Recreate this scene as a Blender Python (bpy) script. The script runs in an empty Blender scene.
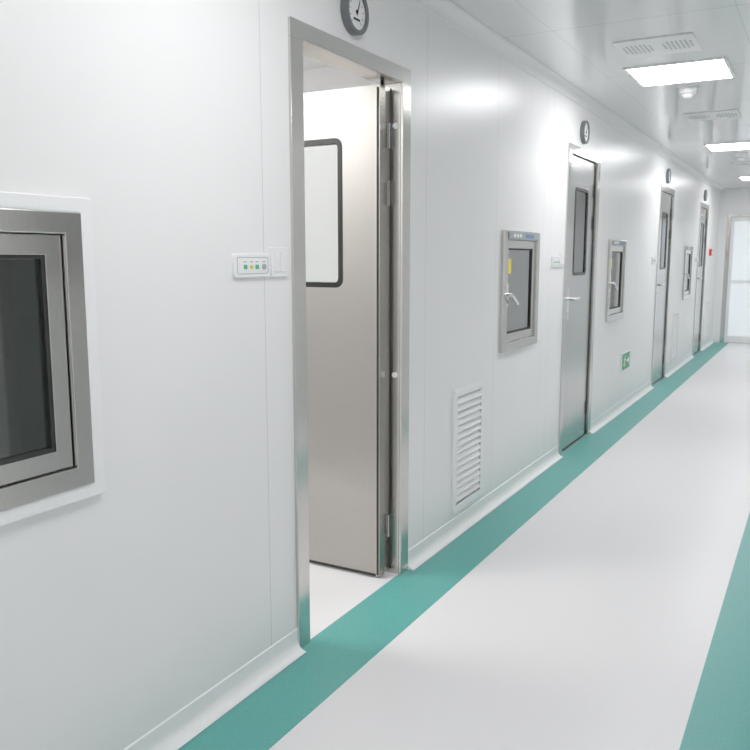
import bpy, bmesh, math
from mathutils import Matrix, Vector
C = bpy.context.scene.collection
EXPO = 0.08
PANEL = 21.5
ROOMPANEL = 31.0

# ------------------------------------------------------------ materials
def nodes_of(m):
    m.use_nodes = True
    return m.node_tree.nodes, m.node_tree.links
def mat(name, col, rough=0.5, metal=0.0, spec=0.5, nscale=40, namt=0.03, bump=0.0, stretch=(1,1,1), coat=0.0, aniso=0.0):
    m = bpy.data.materials.new(name); n, l = nodes_of(m)
    b = n['Principled BSDF']
    b.inputs['Roughness'].default_value = rough
    b.inputs['Metallic'].default_value = metal
    b.inputs['Specular IOR Level'].default_value = spec
    b.inputs['Coat Weight'].default_value = coat
    b.inputs['Coat Roughness'].default_value = 0.15
    tc = n.new('ShaderNodeTexCoord'); mp = n.new('ShaderNodeMapping')
    mp.inputs['Scale'].default_value = stretch
    l.new(tc.outputs['Object'], mp.inputs[0])
    if aniso:
        b.inputs['Anisotropic'].default_value = aniso
        tg = n.new('ShaderNodeTangent'); tg.direction_type = 'RADIAL'; tg.axis = 'Z'
        l.new(tg.outputs[0], b.inputs['Tangent'])
    t = n.new('ShaderNodeTexNoise'); t.inputs['Scale'].default_value = nscale; t.inputs['Detail'].default_value = 3
    l.new(mp.outputs[0], t.inputs['Vector'])
    r = n.new('ShaderNodeMapRange')
    r.inputs['To Min'].default_value = 1-namt; r.inputs['To Max'].default_value = 1+namt
    r.inputs['From Min'].default_value = .3; r.inputs['From Max'].default_value = .7
    l.new(t.outputs['Fac'], r.inputs['Value'])
    v = n.new('ShaderNodeVectorMath'); v.operation = 'SCALE'
    v.inputs[0].default_value = col
    l.new(r.outputs[0], v.inputs['Scale'])
    l.new(v.outputs[0], b.inputs['Base Color'])
    if bump:
        bp = n.new('ShaderNodeBump'); bp.inputs['Strength'].default_value = bump; bp.inputs['Distance'].default_value = .002
        l.new(t.outputs['Fac'], bp.inputs['Height']); l.new(bp.outputs[0], b.inputs['Normal'])
    return m
def add_seams(m, axis, seams, half=0.0016, dark=0.72):
    n, l = nodes_of(m); b = n['Principled BSDF']
    src = b.inputs['Base Color'].links[0].from_socket
    g = n.new('ShaderNodeNewGeometry'); s = n.new('ShaderNodeSeparateXYZ'); l.new(g.outputs['Position'], s.inputs[0])
    last = None
    for y in seams:
        c = n.new('ShaderNodeMath'); c.operation = 'COMPARE'
        l.new(s.outputs[axis], c.inputs[0]); c.inputs[1].default_value = y; c.inputs[2].default_value = half
        if last is None: last = c.outputs[0]
        else:
            a = n.new('ShaderNodeMath'); a.operation = 'MAXIMUM'
            l.new(last, a.inputs[0]); l.new(c.outputs[0], a.inputs[1]); last = a.outputs[0]
    r = n.new('ShaderNodeMapRange'); r.inputs['To Min'].default_value = 1; r.inputs['To Max'].default_value = dark
    l.new(last, r.inputs['Value'])
    v = n.new('ShaderNodeVectorMath'); v.operation = 'SCALE'
    l.new(src, v.inputs[0]); l.new(r.outputs[0], v.inputs['Scale'])
    l.new(v.outputs[0], b.inputs['Base Color'])
def emit(name, col, s):
    m = bpy.data.materials.new(name); n, l = nodes_of(m); b = n['Principled BSDF']
    b.inputs['Base Color'].default_value = (*col, 1); b.inputs['Emission Color'].default_value = (*col, 1)
    b.inputs['Emission Strength'].default_value = s
    return m
def glassmat(name, tint, gloss=0.22, rough=0.03, diff=0.0):
    m = bpy.data.materials.new(name); n, l = nodes_of(m)
    n.remove(n['Principled BSDF']); out = n['Material Output']
    t = n.new('ShaderNodeBsdfTransparent'); t.inputs[0].default_value = (*tint, 1)
    g = n.new('ShaderNodeBsdfGlossy'); g.inputs['Roughness'].default_value = rough
    lw = n.new('ShaderNodeLayerWeight'); lw.inputs['Blend'].default_value = 0.35
    r = n.new('ShaderNodeMapRange'); r.inputs['To Min'].default_value = gloss*.5; r.inputs['To Max'].default_value = min(1, gloss*3)
    l.new(lw.outputs['Fresnel'], r.inputs['Value'])
    mx = n.new('ShaderNodeMixShader'); l.new(r.outputs[0], mx.inputs[0]); l.new(t.outputs[0], mx.inputs[1]); l.new(g.outputs[0], mx.inputs[2])
    l.new(mx.outputs[0], out.inputs['Surface'])
    return m

M_wall = mat('wall_panel_white', (.90,.897,.893), .31, 0, .45, 3, .008)
add_seams(M_wall, 'Y', [-1.5,-.32,.86,2.063,3.25,4.12,4.95,5.10,6.50,7.05,7.9,8.7,10.1,11.3,12.0,13.3])
M_wall2 = mat('wall_panel_plain', (.90,.897,.893), .4, 0, .5, 3, .008)
M_room = mat('room_panel_white', (.90,.90,.90), .5, 0, .4, 3, .008)
M_ceil = mat('ceiling_panel', (.84,.845,.85), .12, 0, .6, 3, .008)
add_seams(M_ceil, 'Y', [.5+1.18*i for i in range(-2, 13)], .003, .65)
add_seams(M_ceil, 'X', [.30, 1.13], .002, .75)
M_floor = mat('floor_vinyl', (.86,.845,.855), .32, 0, .4, 260, .04)
M_teal = mat('teal_vinyl', (.085,.385,.345), .38, 0, .35, 260, .14)
M_cove = mat('cove_white', (.91,.91,.91), .35, 0, .5, 20, .01)
M_steel = mat('brushed_steel', (.62,.605,.58), .17, 1, .5, 30, .08, .06, (30,30,1.2), aniso=.4)
M_leaf = mat('brushed_steel_warm', (.41,.393,.368), .22, 1, .5, 30, .07, .05, (30,30,1.2))
M_leaf2 = mat('brushed_steel_cool', (.57,.57,.56), .22, 1, .5, 30, .06, .05, (30,30,1.2))
M_steelin = mat('steel_liner', (.66,.67,.67), .35, 1, .5, 30, .04)
M_chrome = mat('chrome', (.78,.78,.78), .15, 1, .5, 30, .02)
M_hinge = mat('hinge_steel', (.36,.36,.35), .25, 1, .5, 30, .02)
M_black = mat('black_frame', (.003,.0035,.004), .25, 0, .35, 60, .1)
M_dark = mat('dark_rubber', (.02,.02,.02), .6, 0, .3, 60, .1)
M_bezel = mat('bezel_grey', (.12,.13,.14), .35, 0, .5, 60, .05)
M_plastic = mat('white_plastic', (.92,.925,.93), .35, 0, .5, 60, .01)
M_grey = mat('grey_plastic', (.36,.38,.39), .5, 0, .4, 60, .03)
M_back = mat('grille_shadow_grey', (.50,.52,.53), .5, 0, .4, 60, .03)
M_vent = mat('white_grille', (.93,.935,.94), .4, 0, .5, 60, .01)
M_green = mat('sign_green', (.01,.36,.13), .4, 0, .4, 60, .03)
M_white = mat('sign_white', (.9,.9,.9), .4, 0, .4, 60, .01)
M_blue = mat('panel_blue', (.08,.17,.38), .3, 0, .5, 60, .03)
M_yellow = mat('sticker_yellow', (.80,.66,.03), .5, 0, .4, 60, .03)
M_red = mat('red_plastic', (.65,.03,.02), .4, 0, .4, 60, .03)
M_led = mat('green_lamp', (.04,.42,.20), .35, 0, .5, 60, .03)
M_ledy = mat('amber_lamp', (.58,.55,.08), .35, 0, .5, 60, .03)
M_panel = emit('light_diffuser', (.98,.985,1.0), PANEL)
M_panelb = emit('light_diffuser_soft', (.98,.985,1.0), PANEL*.72)
M_panel2 = emit('room_light_diffuser', (1,.985,.96), ROOMPANEL)
M_glassd = glassmat('pass_box_glass', (.50,.55,.53), .16)
M_glassl = glassmat('pass_box_glass_reflective', (.82,.88,.86), .72)
M_glassw = glassmat('clear_glass', (.94,.96,.95), .12)
M_glasst = glassmat('tinted_glass', (.45,.49,.50), .40)
M_endglow = emit('frosted_glass_glow', (.82,.88,.92), .30)  # faint glow added to the end door panes to brighten the far end
M_opp = mat('reflection_door_grey', (.42,.43,.43), .3, .4, .5, 30, .03)  # leaf colour of the unseen doors added for reflections

# ------------------------------------------------------------ mesh helpers
def finish(bm, name, mats, loc=(0,0,0), parent=None, bevel=0, smooth=False):
    bmesh.ops.recalc_face_normals(bm, faces=bm.faces)
    me = bpy.data.meshes.new(name); bm.to_mesh(me); bm.free()
    for m in (mats if isinstance(mats, (list, tuple)) else [mats]): me.materials.append(m)
    if smooth:
        for p in me.polygons: p.use_smooth = True
    ob = bpy.data.objects.new(name, me); C.objects.link(ob); ob.location = loc
    if parent: ob.parent = parent
    if bevel:
        b = ob.modifiers.new('bevel', 'BEVEL'); b.width = bevel; b.segments = 2; b.limit_method = 'ANGLE'
    if smooth:
        e = ob.modifiers.new('es', 'EDGE_SPLIT'); e.split_angle = math.radians(40)
    return ob
def add_box(bm, a, b, mi=0):
    vs = [bm.verts.new((x, y, z)) for x in (a[0], b[0]) for y in (a[1], b[1]) for z in (a[2], b[2])]
    for f in ((0,1,3,2),(4,6,7,5),(0,4,5,1),(2,3,7,6),(0,2,6,4),(1,5,7,3)):
        bm.faces.new([vs[i] for i in f]).material_index = mi
def boxes(name, bl, m, **k):
    bm = bmesh.new()
    for q in bl: add_box(bm, q[0], q[1], q[2] if len(q) > 2 else 0)
    return finish(bm, name, m, **k)
def rrect(cy, cz, w, h, r, n=6):
    pts = []
    for sx, sz, a0 in ((1,1,0),(-1,1,90),(-1,-1,180),(1,-1,270)):
        for i in range(n+1):
            a = math.radians(a0 + 90*i/n)
            pts.append((cy + sx*(w/2-r) + r*math.cos(a), cz + sz*(h/2-r) + r*math.sin(a)))
    return pts
def add_ring(bm, outer, inner, x0, x1, mi=0):
    n = len(outer)
    O0 = [bm.verts.new((x0, *p)) for p in outer]; O1 = [bm.verts.new((x1, *p)) for p in outer]
    I0 = [bm.verts.new((x0, *p)) for p in inner]; I1 = [bm.verts.new((x1, *p)) for p in inner]
    for i in range(n):
        j = (i+1) % n
        for q in ((O0[i],O0[j],I0[j],I0[i]), (O1[i],O1[j],I1[j],I1[i]), (O0[i],O0[j],O1[j],O1[i]), (I0[i],I0[j],I1[j],I1[i])):
            bm.faces.new(q).material_index = mi
def add_plate(bm, pts, x0, x1, mi=0):
    A = [bm.verts.new((x0, *p)) for p in pts]; B = [bm.verts.new((x1, *p)) for p in pts]
    bm.faces.new(A).material_index = mi; bm.faces.new(B).material_index = mi
    n = len(pts)
    for i in range(n): bm.faces.new((A[i],A[(i+1)%n],B[(i+1)%n],B[i])).material_index = mi
def ring(name, outer, inner, x0, x1, m, **k):
    bm = bmesh.new(); add_ring(bm, outer, inner, x0, x1); return finish(bm, name, m, **k)
def plate(name, pts, x0, x1, m, **k):
    bm = bmesh.new(); add_plate(bm, pts, x0, x1); return finish(bm, name, m, **k)
def circ(cy, cz, r, n=28): return [(cy+r*math.cos(2*math.pi*i/n), cz+r*math.sin(2*math.pi*i/n)) for i in range(n)]
def add_cyl(bm, p0, p1, r, n=16, r2=None):
    p0 = Vector(p0); p1 = Vector(p1); d = (p1-p0)
    q = d.to_track_quat('Z', 'Y').to_matrix().to_4x4()
    bmesh.ops.create_cone(bm, cap_ends=True, segments=n, radius1=r, radius2=r if r2 is None else r2, depth=d.length,
                          matrix=Matrix.Translation((p0+p1)/2) @ q)
def empty(name, loc):
    e = bpy.data.objects.new(name, None); e.empty_display_size = .1; C.objects.link(e); e.location = loc; return e
def lab(o, label, cat=None, kind=None, group=None):
    o['label'] = label
    if cat: o['category'] = cat
    if kind: o['kind'] = kind
    if group: o['group'] = group
def copy_tree(src, loc):
    t = src.copy(); C.objects.link(t); t.location = loc
    for k in list(src.children):
        c = k.copy(); C.objects.link(c); c.parent = t
        for g in list(k.children):
            d = g.copy(); C.objects.link(d); d.parent = c
    return t

# ------------------------------------------------------------ key dimensions
H = 2.49; TW = .07; Y0, Y1 = -2.6, 14.3; XR = 2.0
doors = [2.64, 5.86, 9.33, 12.42]
HW = .429; DT = 2.146
passes = [(1.027, .803, .684, .722), (4.515, .862, .625, .675), (7.00, .862, .625, .675), (11.10, .862, .625, .675)]

# ------------------------------------------------------------ wall with holes
def holed_wall(name, y0, y1, z0, z1, holes, xb, xf, m):
    ys = sorted(set([y0, y1] + [h[0] for h in holes] + [h[1] for h in holes]))
    zs = sorted(set([z0, z1] + [h[2] for h in holes] + [h[3] for h in holes]))
    def solid(i, j):
        if i < 0 or j < 0 or i >= len(ys)-1 or j >= len(zs)-1: return False
        cy = (ys[i]+ys[i+1])/2; cz = (zs[j]+zs[j+1])/2
        return not any(a < cy < b and c < cz < d for a, b, c, d in holes)
    bm = bmesh.new(); V = {}
    def v(x, i, j):
        k = (x, i, j)
        if k not in V: V[k] = bm.verts.new((x, ys[i], zs[j]))
        return V[k]
    for i in range(len(ys)-1):
        for j in range(len(zs)-1):
            if not solid(i, j): continue
            for x in (xb, xf): bm.faces.new((v(x,i,j), v(x,i+1,j), v(x,i+1,j+1), v(x,i,j+1)))
            if not solid(i-1, j): bm.faces.new((v(xb,i,j), v(xf,i,j), v(xf,i,j+1), v(xb,i,j+1)))
            if not solid(i+1, j): bm.faces.new((v(xb,i+1,j), v(xf,i+1,j), v(xf,i+1,j+1), v(xb,i+1,j+1)))
            if not solid(i, j-1): bm.faces.new((v(xb,i,j), v(xf,i,j), v(xf,i+1,j), v(xb,i+1,j)))
            if not solid(i, j+1): bm.faces.new((v(xb,i,j+1), v(xf,i,j+1), v(xf,i+1,j+1), v(xb,i+1,j+1)))
    return finish(bm, name, m)
holes = [(y-HW+.03, y+HW-.03, 0, DT-.026) for y in doors]
holes += [(y-w/2+.03, y+w/2-.03, z+.03, z+h-.03) for y, z, w, h in passes]
w = holed_wall('wall_left', Y0, Y1, 0, H, holes, -TW, 0, M_wall); lab(w, 'glossy white cleanroom sandwich panel corridor wall', kind='structure')
w = boxes('wall_right', [((XR, Y0, 0), (XR+TW, Y1, H))], M_wall2); lab(w, 'plain white corridor panel wall', kind='structure')
w = boxes('wall_back', [((-TW, Y0-TW, 0), (XR+TW, Y0, H))], M_wall2); lab(w, 'plain white wall closing the corridor', kind='structure')
w = boxes('wall_end', [((-TW, Y1, 0), (.12, Y1+TW, H)), ((1.68, Y1, 0), (XR+TW, Y1+TW, H)), ((.12, Y1, 2.10), (1.68, Y1+TW, H))], M_wall2)
lab(w, 'white end wall around a glazed double door', kind='structure')
# side room
RX, RY0, RY1 = -3.6, 1.55, 4.12
w = boxes('wall_room_far', [((RX-TW, RY0, 0), (RX, RY1, H))], M_room); lab(w, 'white panel wall of the side room', kind='structure')
w = boxes('wall_room_near', [((RX-TW, RY0-TW, 0), (-TW, RY0, H))], M_room); lab(w, 'white panel partition of the side room', kind='structure')
w = boxes('wall_room_side', [((RX-TW, RY1, 0), (-TW, RY1+.05, H))], M_room); lab(w, 'white panel partition behind the open door', kind='structure')
f = boxes('floor', [((RX-TW, Y0-TW, -.1), (XR+TW, Y1+TW, 0))], M_floor); lab(f, 'pale speckled vinyl floor', kind='structure')
c = boxes('ceiling', [((-TW, Y0-TW, H), (XR+TW, Y1+TW, H+.1))], M_ceil); lab(c, 'satin light grey panel ceiling', kind='structure')
c = boxes('ceiling_room', [((RX-TW, Y0-TW, H), (-TW, Y1+TW, H+.1))], M_room); lab(c, 'matt white ceiling of the side room', kind='structure')

# teal borders in the floor
t = boxes('trim_1', [((0, Y0, 0), (.265, Y1, .0015))], M_teal); lab(t, 'teal vinyl border strip along the doors', kind='structure')
t = boxes('trim_2', [((1.286, Y0, 0), (1.60, Y1, .0015))], M_teal); lab(t, 'teal vinyl border strip across the pale floor', kind='structure')

# coved skirting and ceiling cove
def cove(name, y0, y1, r, z, up, x0=0, sgn=1, m=M_cove, lip=.03):
    n = 8
    prof = [(r, 0)]
    for i in range(n+1):
        a = math.pi/2*i/n
        prof.append((r - r*math.sin(a) + .004, r - r*math.cos(a) + .0025))
    prof += [(.004, r+lip), (0, r+lip+.003), (0, 0)]
    bm = bmesh.new()
    A = [bm.verts.new((x0+sgn*p[0], y0, z+up*p[1])) for p in prof]; B = [bm.verts.new((x0+sgn*p[0], y1, z+up*p[1])) for p in prof]
    k = len(prof)
    for i in range(k): bm.faces.new((A[i], A[(i+1)%k], B[(i+1)%k], B[i]))
    bm.faces.new(A); bm.faces.new(B)
    o = finish(bm, name, m, smooth=True); return o
segs = []; last = Y0
for y in doors: segs.append((last, y-HW)); last = y+HW
segs.append((last, Y1))
for a, b in segs:
    o = cove('baseboard_left', a, b, .038, 0.0015, 1, lip=.04); lab(o, 'white coved skirting at the foot of the panel wall', kind='structure')
o = cove('baseboard_right', Y0, Y1, .05, 0, 1, XR, -1); lab(o, 'white coved skirting of the plain wall', kind='structure')
o = cove('trim_3', Y0, Y1, .048, H, -1, lip=.014); lab(o, 'white coved aluminium profile between wall and ceiling', kind='structure')
o = cove('trim_4', Y0, Y1, .045, H, -1, XR, -1, lip=.012); lab(o, 'white coved ceiling profile of the plain wall', kind='structure')
# unseen doors added to the opposite wall for their reflections in steel and panels
for i, y in enumerate((3.0, 5.6, 8.6, 11.8)):
    e = empty('door_%d' % (6+i), (XR, y, 0)); lab(e, 'unseen grey steel door added to the opposite wall for reflections', kind='structure')
    ring('door_frame', rrect(0, DT/2, .86, DT-.01, .002), rrect(0, DT/2, .74, DT-.13, .002), -.012, 0, M_steel, parent=e)
    lf = plate('door_leaf', rrect(0, DT/2, .735, DT-.135, .002), -.008, -.001, M_opp, parent=e)
    plate('window_glass', rrect(0, 1.563, .34, .61, .045), -.012, -.009, M_black, parent=lf)
    bm = bmesh.new(); add_cyl(bm, (-.012, -.31, 1.09), (-.06, -.31, 1.09), .011); add_cyl(bm, (-.055, -.315, 1.09), (-.055, -.19, 1.09), .011)
    finish(bm, 'door_handle', M_chrome, parent=lf, smooth=True)

# ------------------------------------------------------------ doors
def make_leaf(parent, loc, rot=0, h=2.076, glass=M_glasst, lm=None):
    W = .706; cy = -W/2; wz = 1.563; ww, wh = .34, .61
    bm = bmesh.new()
    add_ring(bm, rrect(cy, h/2, W, h, .002), rrect(cy, wz, ww, wh, .030), -.045, 0)
    leaf = finish(bm, 'door_leaf', lm or M_leaf2, loc=loc, parent=parent)
    leaf.rotation_euler = (0, 0, rot)
    bm = bmesh.new()
    add_ring(bm, rrect(cy, wz, ww+.008, wh+.008, .034), rrect(cy, wz, ww-.034, wh-.034, .02), 0, .003)
    add_ring(bm, rrect(cy, wz, ww+.008, wh+.008, .034), rrect(cy, wz, ww-.034, wh-.034, .02), -.048, -.045)
    wf = finish(bm, 'window_frame', M_black, parent=leaf); wf['label'] = 'black rounded window frame'
    gl = plate('window_glass', rrect(cy, wz, ww-.002, wh-.002, .029), -.012, -.006, glass, parent=leaf)
    bm = bmesh.new()
    add_box(bm, (0, -.013, .01), (.0035, -.006, h-.01))
    add_box(bm, (0, -W+.02, .002), (.003, -.02, .012))
    finish(bm, 'edge_seal', M_dark, parent=leaf)
    bm = bmesh.new()
    for s in (1, -1):
        x0 = 0 if s > 0 else -.045
        a, b = sorted((x0, x0+s*.008))
        add_plate(bm, rrect(-W+.055, 1.06, .050, .22, .01), a, b)
        add_cyl(bm, (x0+s*.006, -W+.055, 1.095), (x0+s*.055, -W+.055, 1.095), .012)
        add_cyl(bm, (x0+s*.050, -W+.048, 1.095), (x0+s*.050, -W+.185, 1.095), .011)
        add_cyl(bm, (x0+s*.006, -W+.055, 1.005), (x0+s*.014, -W+.055, 1.005), .012)
    hd = finish(bm, 'door_handle', M_chrome, parent=leaf, smooth=True); hd['label'] = 'chrome lever handle on a long plate'
    return leaf
def make_door(yc, name, opened):
    e = empty(name, (0, yc, 0))
    bm = bmesh.new()
    it = DT-.058; ih = HW-.070
    for s in (-1, 1):
        a, b = sorted((s*HW, s*ih)); add_box(bm, (0, a, 0), (.012, b, it))
        a, b = sorted((s*(HW-.031), s*ih)); add_box(bm, (-.095, a, 0), (0, b, it))
        a, b = sorted((s*(HW-.02), s*ih)); add_box(bm, (-.095, a, 0), (-.072, b, it))
    add_box(bm, (0, -HW, it), (.012, HW, DT)); add_box(bm, (-.095, -HW+.031, it), (0, HW-.031, DT-.027))
    fr = finish(bm, 'door_frame', M_steel, parent=e, bevel=.002); fr['label'] = 'brushed stainless steel door frame'
    for z in (1.88, 1.65, .22):
        bm = bmesh.new()
        add_cyl(bm, (-.048 if opened else .004, ih-.010, z-.05), (-.048 if opened else .004, ih-.010, z+.05), .007)
        if opened:
            add_box(bm, (-.075, ih-.003, z-.045), (-.022, ih, z+.045))
            for dz in (-.03, .03): add_cyl(bm, (-.03, ih-.003, z+dz), (-.03, ih-.006, z+dz), .004, 10)
        hg = finish(bm, 'door_hinge', M_hinge, parent=e)
    if opened:
        for yy in (ih-.003, -ih):
            bm = bmesh.new(); add_box(bm, (-.048, yy, 0.02), (-.042, yy+.003, it-.02)); finish(bm, 'rubber_seal', M_dark, parent=e)
        for z in (1.92, .89):
            bm = bmesh.new(); add_cyl(bm, (-.022, ih, z), (-.022, ih-.004, z), .012); finish(bm, 'frame_bolt', M_plastic, parent=e)
        make_leaf(e, (-.05, 2.915-yc, .006), -math.pi/2, h=2.065, glass=M_glassw, lm=M_leaf)
    else:
        make_leaf(e, (-.008, ih-.006, .006))
        bm = bmesh.new(); add_box(bm, (-.078, -ih+.001, .001), (-.002, ih-.001, .0055)); finish(bm, 'threshold', M_steelin, parent=e)
    return e
d = make_door(doors[0], 'door_1', True); lab(d, 'open stainless steel door with a black-framed window', kind='structure')
d2 = make_door(doors[1], 'door_2', False); lab(d2, 'closed stainless steel door with dark window and lever handle', kind='structure')
for i, y in enumerate(doors[2:]):
    k = copy_tree(d2, (0, y, 0)); k.name = 'door_%d' % (i+3); lab(k, 'closed stainless steel door with dark window and lever handle', kind='structure')
# unlit backing behind closed doors
for i, y in enumerate(doors[1:]):
    w = boxes('wall_recess', [((-.9, y-HW-.03, 0), (-.86, y+HW+.03, H)), ((-.86, y-HW-.03, 0), (-TW-.03, y-HW, H)), ((-.86, y+HW, 0), (-TW-.03, y+HW+.03, H))], M_room)
    lab(w, 'unlit wall behind a closed door', kind='structure')

# end double door (glazed)
e = empty('door_5', (.90, Y1, 0)); lab(e, 'glazed double door with metal frame closing the corridor', kind='structure')
boxes('door_frame', [((-.78, -.01, 0), (-.72, .06, 2.10)), ((.72, -.01, 0), (.78, .06, 2.10)), ((-.72, -.01, 2.04), (.72, .06, 2.10))], M_steel, parent=e)
for s in (-1, 1):
    a, b = sorted((s*.005, s*.715))
    bm = bmesh.new(); q = .05
    add_box(bm, (a, .01, .01), (a+q, .05, 2.035)); add_box(bm, (b-q, .01, .01), (b, .05, 2.035))
    add_box(bm, (a+q, .01, .01), (b-q, .05, .12)); add_box(bm, (a+q, .01, 1.97), (b-q, .05, 2.035)); add_box(bm, (a+q, .01, .98), (b-q, .05, 1.03))
    lf = finish(bm, 'door_leaf', M_plastic, parent=e)
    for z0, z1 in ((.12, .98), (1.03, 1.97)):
        boxes('door_glass', [((a+q, .025, z0), (b-q, .035, z1))], M_endglow, parent=lf)
    bm = bmesh.new(); add_cyl(bm, (s*.03, -.03, .9), (s*.03, -.03, 1.2), .01)
    for z in (.93, 1.17): add_cyl(bm, (s*.03, -.03, z), (s*.03, .012, z), .007)
    finish(bm, 'door_handle', M_chrome, parent=lf)

# ------------------------------------------------------------ pass boxes
def make_pass(y, z, w, h, white, label):
    e = empty('pass_box', (0, y, z)); lab(e, label, 'pass box', group='stainless pass boxes in the corridor wall')
    cz = h/2; b0 = .035
    if white:
        ring('outer_trim', rrect(0, cz, w, h, .001), rrect(0, cz, w-2*b0, h-2*b0, .001), 0, .016, M_plastic, parent=e, bevel=.003)
    else:
        b0 = .0
    bw = .050
    o = ring('outer_frame', rrect(0, cz, w-2*b0, h-2*b0, .001), rrect(0, cz, w-2*(b0+bw), h-2*(b0+bw), .001), 0.0, .020, M_steel, parent=e, bevel=.003)
    iw, ih = w-2*(b0+bw), h-2*(b0+bw)
    hw2, z0, z1 = w/2-.032, .032, h-.032
    bm = bmesh.new()
    add_box(bm, (-.55, -hw2, z0), (0, -iw/2, z1)); add_box(bm, (-.55, iw/2, z0), (0, hw2, z1))
    add_box(bm, (-.55, -iw/2, z0), (0, iw/2, cz-ih/2)); add_box(bm, (-.55, -iw/2, cz+ih/2), (0, iw/2, z1))
    add_ring(bm, rrect(0, cz, iw, ih, .001), rrect(0, cz, iw-.10, ih-.10, .03), -.55, -.52)
    add_box(bm, (-.562, -iw/2, cz-ih/2), (-.551, iw/2, cz+ih/2))
    finish(bm, 'box_body', M_steelin, parent=e)
    dw, dh = iw-.006, ih-.006
    dr = ring('box_door', rrect(0, cz, dw, dh, .001), rrect(0, cz, dw-.09, dh-.09, .001), -.028, .008, M_steel, parent=e, bevel=.002)
    ring('glass_seal', rrect(0, cz, dw-.09, dh-.09, .001), rrect(0, cz, dw-.108, dh-.108, .001), -.018, .004, M_dark, parent=dr)
    plate('box_glass', rrect(0, cz, dw-.109, dh-.109, .001), -.010, -.004, M_glassd if white else M_glassl, parent=dr)
    if not white:
        bm = bmesh.new()
        ya = -dw/2+.022
        add_plate(bm, rrect(ya, cz-.02, .036, .13, .006), .008, .014)
        add_cyl(bm, (.012, ya, cz-.02), (.048, ya, cz-.02), .011)
        add_cyl(bm, (.044, ya-.004, cz-.017), (.044, ya+.095, cz-.07), .010)
        finish(bm, 'lever_handle', M_chrome, parent=dr, smooth=True)
        cp = plate('control_panel', rrect(0, h-.027, w*.80, .036, .006), .020, .026, M_grey, parent=e)
        for k in range(3): plate('panel_button', rrect(-.17+k*.05, h-.027, .03, .018, .003), .026, .028, M_white, parent=cp)
        plate('panel_display', rrect(.10, h-.027, .15, .022, .003), .026, .0275, M_blue, parent=cp)
        plate('warning_sticker', rrect(-dw/2+.10, cz+.14, .05, .085, .002), -.004, -.003, M_yellow, parent=dr)
    return e
make_pass(*passes[0], True, 'stainless pass box window with white outer trim and dark glass')
p = make_pass(*passes[1], False, 'stainless pass box with lever handle and yellow sticker beside white grille')
q = copy_tree(p, (0, passes[2][0], passes[2][1])); q['label'] = 'stainless pass box with lever handle between two steel doors'
q = copy_tree(p, (0, passes[3][0], passes[3][1])); q['label'] = 'stainless pass box with lever handle near the far door'

# ------------------------------------------------------------ return air grilles
def make_grille(y, z, w, h):
    e = empty('air_grille', (0, y, z)); lab(e, 'white louvred return air grille set low in the wall', 'air grille', group='low white return air grilles')
    ring('grille_frame', rrect(0, h/2, w, h, .002), rrect(0, h/2, w-.07, h-.07, .002), 0, .014, M_vent, parent=e, bevel=.003)
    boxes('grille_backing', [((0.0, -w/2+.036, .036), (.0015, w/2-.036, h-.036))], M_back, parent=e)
    bm = bmesh.new(); n = 15; zz0, zz1 = .045, h-.045
    for i in range(n):
        zc = zz0+(zz1-zz0)*(i+.5)/n; L = w/2-.037
        vs = [bm.verts.new(c) for c in ((.002,-L,zc+.015),(.014,-L,zc-.008),(.014,-L,zc-.012),(.002,-L,zc+.011),
                                        (.002,L,zc+.015),(.014,L,zc-.008),(.014,L,zc-.012),(.002,L,zc+.011))]
        for f in ((0,1,2,3),(7,6,5,4),(0,4,5,1),(1,5,6,2),(2,6,7,3),(3,7,4,0)): bm.faces.new([vs[k] for k in f])
    finish(bm, 'louvre_slats', M_vent, parent=e)
    return e
g = make_grille(3.765, .115, .39, .625)
copy_tree(g, (0, 10.35, .115)); copy_tree(g, (0, 13.35, .115))

# ------------------------------------------------------------ gauges above doors
def make_gauge(y, z):
    e = empty('pressure_gauge', (0, y, z)); lab(e, 'round dark-rimmed pressure gauge mounted above a steel door', 'pressure gauge', group='round gauges above the doors')
    bm = bmesh.new(); add_plate(bm, circ(0, 0, .070, 36), -.002, .018); add_ring(bm, circ(0, 0, .079, 36), circ(0, 0, .062, 36), 0, .030)
    finish(bm, 'gauge_bezel', M_bezel, parent=e, bevel=.003)
    bm = bmesh.new(); add_plate(bm, circ(0, 0, .0615, 36), .018, .022, 0)
    for i in range(11):
        a = math.radians(-50+28*i); c, s = math.cos(a), math.sin(a)
        add_plate(bm, [(c*.052-s*.001, s*.052+c*.001), (c*.042-s*.001, s*.042+c*.001), (c*.042+s*.001, s*.042-c*.001), (c*.052+s*.001, s*.052-c*.001)], .022, .0225, 1)
    add_plate(bm, [(-.022, -.030), (.024, -.030), (.024, -.022), (-.022, -.022)], .022, .0225, 1)
    finish(bm, 'gauge_dial', [M_white, M_dark], parent=e)
    bm = bmesh.new(); add_plate(bm, [(-.003, -.012), (.003, -.012), (.022, .038), (.019, .039)], .023, .025); add_cyl(bm, (.022,0,0), (.027,0,0), .006)
    finish(bm, 'gauge_needle', M_dark, parent=e)
    return e
g = make_gauge(doors[0]-.03, 2.258)
for y in doors[1:]: copy_tree(g, (0, y-.07, 2.258))

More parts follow.
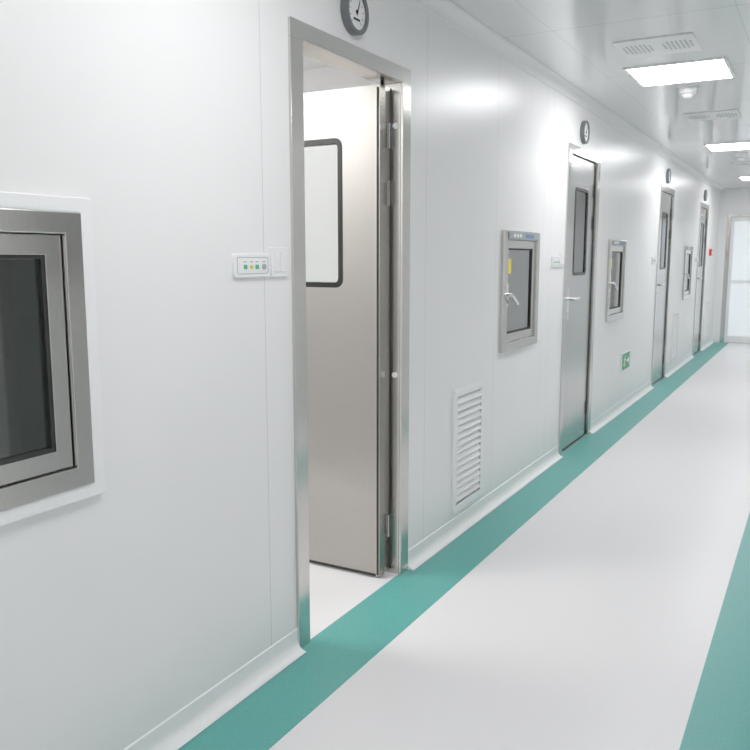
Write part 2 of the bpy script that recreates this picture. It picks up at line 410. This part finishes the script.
# ------------------------------------------------------------ switch panels beside doors
def make_inter(y, z):
    e = empty('indicator_panel', (0, y, z)); lab(e, 'white interlock indicator panel with green and amber lights', 'indicator panel', group='indicator panels beside the doors')
    plate('panel_plate', rrect(0, 0, .178, .072, .012), -.004, .010, M_plastic, parent=e, bevel=.002)
    ring('panel_inset', rrect(0, 0, .155, .052, .008), rrect(0, 0, .151, .048, .006), .010, .0108, M_grey, parent=e)
    for yy in (-.038, .020): plate('green_lamp', rrect(yy, -.004, .015, .014, .003), .010, .0125, M_led, parent=e)
    plate('amber_lamp', rrect(-.008, -.004, .012, .012, .003), .010, .0125, M_ledy, parent=e)
    plate('push_button', circ(.055, -.004, .009, 20), .010, .0135, M_grey, parent=e)
    for yy in (-.038, -.008, .020, .055): boxes('panel_marking', [((.010, yy-.008, .010), (.0106, yy+.008, .013))], M_grey, parent=e)
    return e
def make_switch(y, z):
    e = empty('light_switch', (0, y, z)); lab(e, 'white square rocker light switch beside a door frame', 'light switch', group='light switches beside the doors')
    plate('switch_plate', rrect(0, 0, .086, .094, .008), -.002, .009, M_plastic, parent=e, bevel=.002)
    for yy in (-.0175, .0175): plate('rocker', rrect(yy, 0, .033, .062, .003), .009, .013, M_white, parent=e, bevel=.0015)
    return e
ip = make_inter(1.993, 1.362); sw = make_switch(2.135, 1.372)
for y in doors[1:]:
    copy_tree(ip, (0, y-.647, 1.362)); copy_tree(sw, (0, y-.505, 1.372))

# ------------------------------------------------------------ exit sign
e = empty('exit_sign', (0, 7.50, .45)); lab(e, 'green emergency exit sign with white running figure low on wall', 'exit sign')
bm = bmesh.new(); add_plate(bm, rrect(0, 0, .33, .165, .006), 0, .016); finish(bm, 'sign_housing', M_plastic, parent=e, bevel=.002)
plate('sign_face', rrect(0, 0, .31, .145, .004), .016, .018, M_green, parent=e)
bm = bmesh.new()
add_plate(bm, circ(-.050, .045, .012, 16), .018, .019)
for pts in ([(-.085,.028),(-.045,.030),(-.030,.026),(-.050,-.010),(-.070,-.008),(-.062,.018),(-.084,.016)],
            [(-.062,-.008),(-.048,-.012),(-.030,-.050),(-.045,-.052)], [(-.070,-.006),(-.060,-.018),(-.095,-.040),(-.100,-.030)],
            [(-.034,.024),(-.012,.008),(-.018,.000),(-.040,.012)]):
    add_plate(bm, pts, .018, .019)
finish(bm, 'running_figure', M_white, parent=e)
plate('arrow_symbol', [(.03,.012),(.09,.012),(.09,.035),(.135,0),(.09,-.035),(.09,-.012),(.03,-.012)], .018, .019, M_white, parent=e)
# alarm box
e = empty('alarm_box', (0, 13.3, 1.47)); lab(e, 'small red manual fire alarm call point', 'fire alarm')
plate('alarm_housing', rrect(0, 0, .10, .10, .008), -.003, .035, M_red, parent=e, bevel=.003)
plate('alarm_button', rrect(0, 0, .05, .05, .004), .035, .038, M_white, parent=e)

# ------------------------------------------------------------ ceiling fittings
def ceil_panel(x, y, s=.56, m=M_panel, label='square flush LED panel light glowing white in the ceiling'):
    e = empty('ceiling_light', (x, y, H)); lab(e, label, 'ceiling light', group='square ceiling panel lights')
    a = s/2; b = a-.018
    boxes('light_frame', [((-a,-a,-.012),(a,-b,0)), ((-a,b,-.012),(a,a,0)), ((-a,-b,-.012),(-b,b,0)), ((b,-b,-.012),(a,b,0))], M_plastic, parent=e)
    boxes('light_diffuser', [((-b,-b,-.009),(b,b,-.002))], m, parent=e)
    return e
cp = ceil_panel(.715, 5.27)
for y in (8.9, 12.5): copy_tree(cp, (.715, y, H))
cb = ceil_panel(.80, 1.64, m=M_panelb); copy_tree(cb, (.80, -1.4, H))
ceil_panel(-1.3, 1.98, .6, M_panel2, 'square LED panel light in the side room ceiling')
def ceil_vent(x, y):
    e = empty('ceiling_vent', (x, y, H)); lab(e, 'white perforated square air outlet plate in the ceiling', 'ceiling vent', group='perforated ceiling air outlets')
    boxes('vent_plate', [((-.195,-.185,-.008),(.195,.185,0))], M_plastic, parent=e, bevel=.003)
    for cx in (-.10, .10):
        bm = bmesh.new()
        for i in range(7):
            for j in range(7):
                xx, yy = cx-.066+i*.022, -.08+j*.026
                if math.hypot((xx-cx)/.08, (yy+.002)/.095) > 1.0: continue
                add_cyl(bm, (xx, yy, -.0088), (xx, yy, -.008), .007, 8)
        o = finish(bm, 'vent_perforation', M_grey, parent=e); o['kind'] = 'stuff'
    return e
cv = ceil_vent(.705, 4.58)
copy_tree(cv, (.705, 6.95, H)); copy_tree(cv, (.705, 10.6, H))
def detector(x, y):
    e = empty('smoke_detector', (x, y, H)); lab(e, 'round white smoke detector on the ceiling', 'smoke detector', group='ceiling smoke detectors')
    bm = bmesh.new(); add_cyl(bm, (0,0,0), (0,0,-.014), .066, 32); finish(bm, 'detector_base', M_plastic, parent=e, smooth=True)
    bm = bmesh.new(); add_cyl(bm, (0,0,-.040), (0,0,-.014), .052, 32, .056); add_cyl(bm, (0,0,-.066), (0,0,-.046), .026, 32, .046)
    finish(bm, 'detector_head', M_plastic, parent=e, smooth=True)
    bm = bmesh.new(); add_cyl(bm, (0,0,-.040), (0,0,-.046), .040, 32); finish(bm, 'detector_slot', M_grey, parent=e, smooth=True)
    return e
dt = detector(.69, 5.76); copy_tree(dt, (.69, 9.6, H)); 

# ------------------------------------------------------------ world, camera
wd = bpy.data.worlds.new('world'); bpy.context.scene.world = wd; wd.use_nodes = True
wd.node_tree.nodes['Background'].inputs[0].default_value = (.8,.85,.9,1); wd.node_tree.nodes['Background'].inputs[1].default_value = .3
cam = bpy.data.cameras.new('camera'); co = bpy.data.objects.new('camera', cam); C.objects.link(co)
cam.sensor_width = 36; cam.lens = 38.4; cam.clip_start = .05
yaw = math.radians(29.1); p = math.radians(8.32)
Fh = Vector((-math.sin(yaw), math.cos(yaw), 0)); R = Vector((math.cos(yaw), math.sin(yaw), 0)); Z = Vector((0,0,1))
F = Fh*math.cos(p) - Z*math.sin(p); U = Z*math.cos(p) + Fh*math.sin(p)
m = Matrix((R, U, -F)).transposed().to_4x4(); m.translation = Vector((1.55, 0, 1.385))
co.matrix_world = m
sc = bpy.context.scene; sc.camera = co
sc.view_settings.view_transform = 'Standard'; sc.view_settings.exposure = EXPO; sc.view_settings.gamma = 1.26
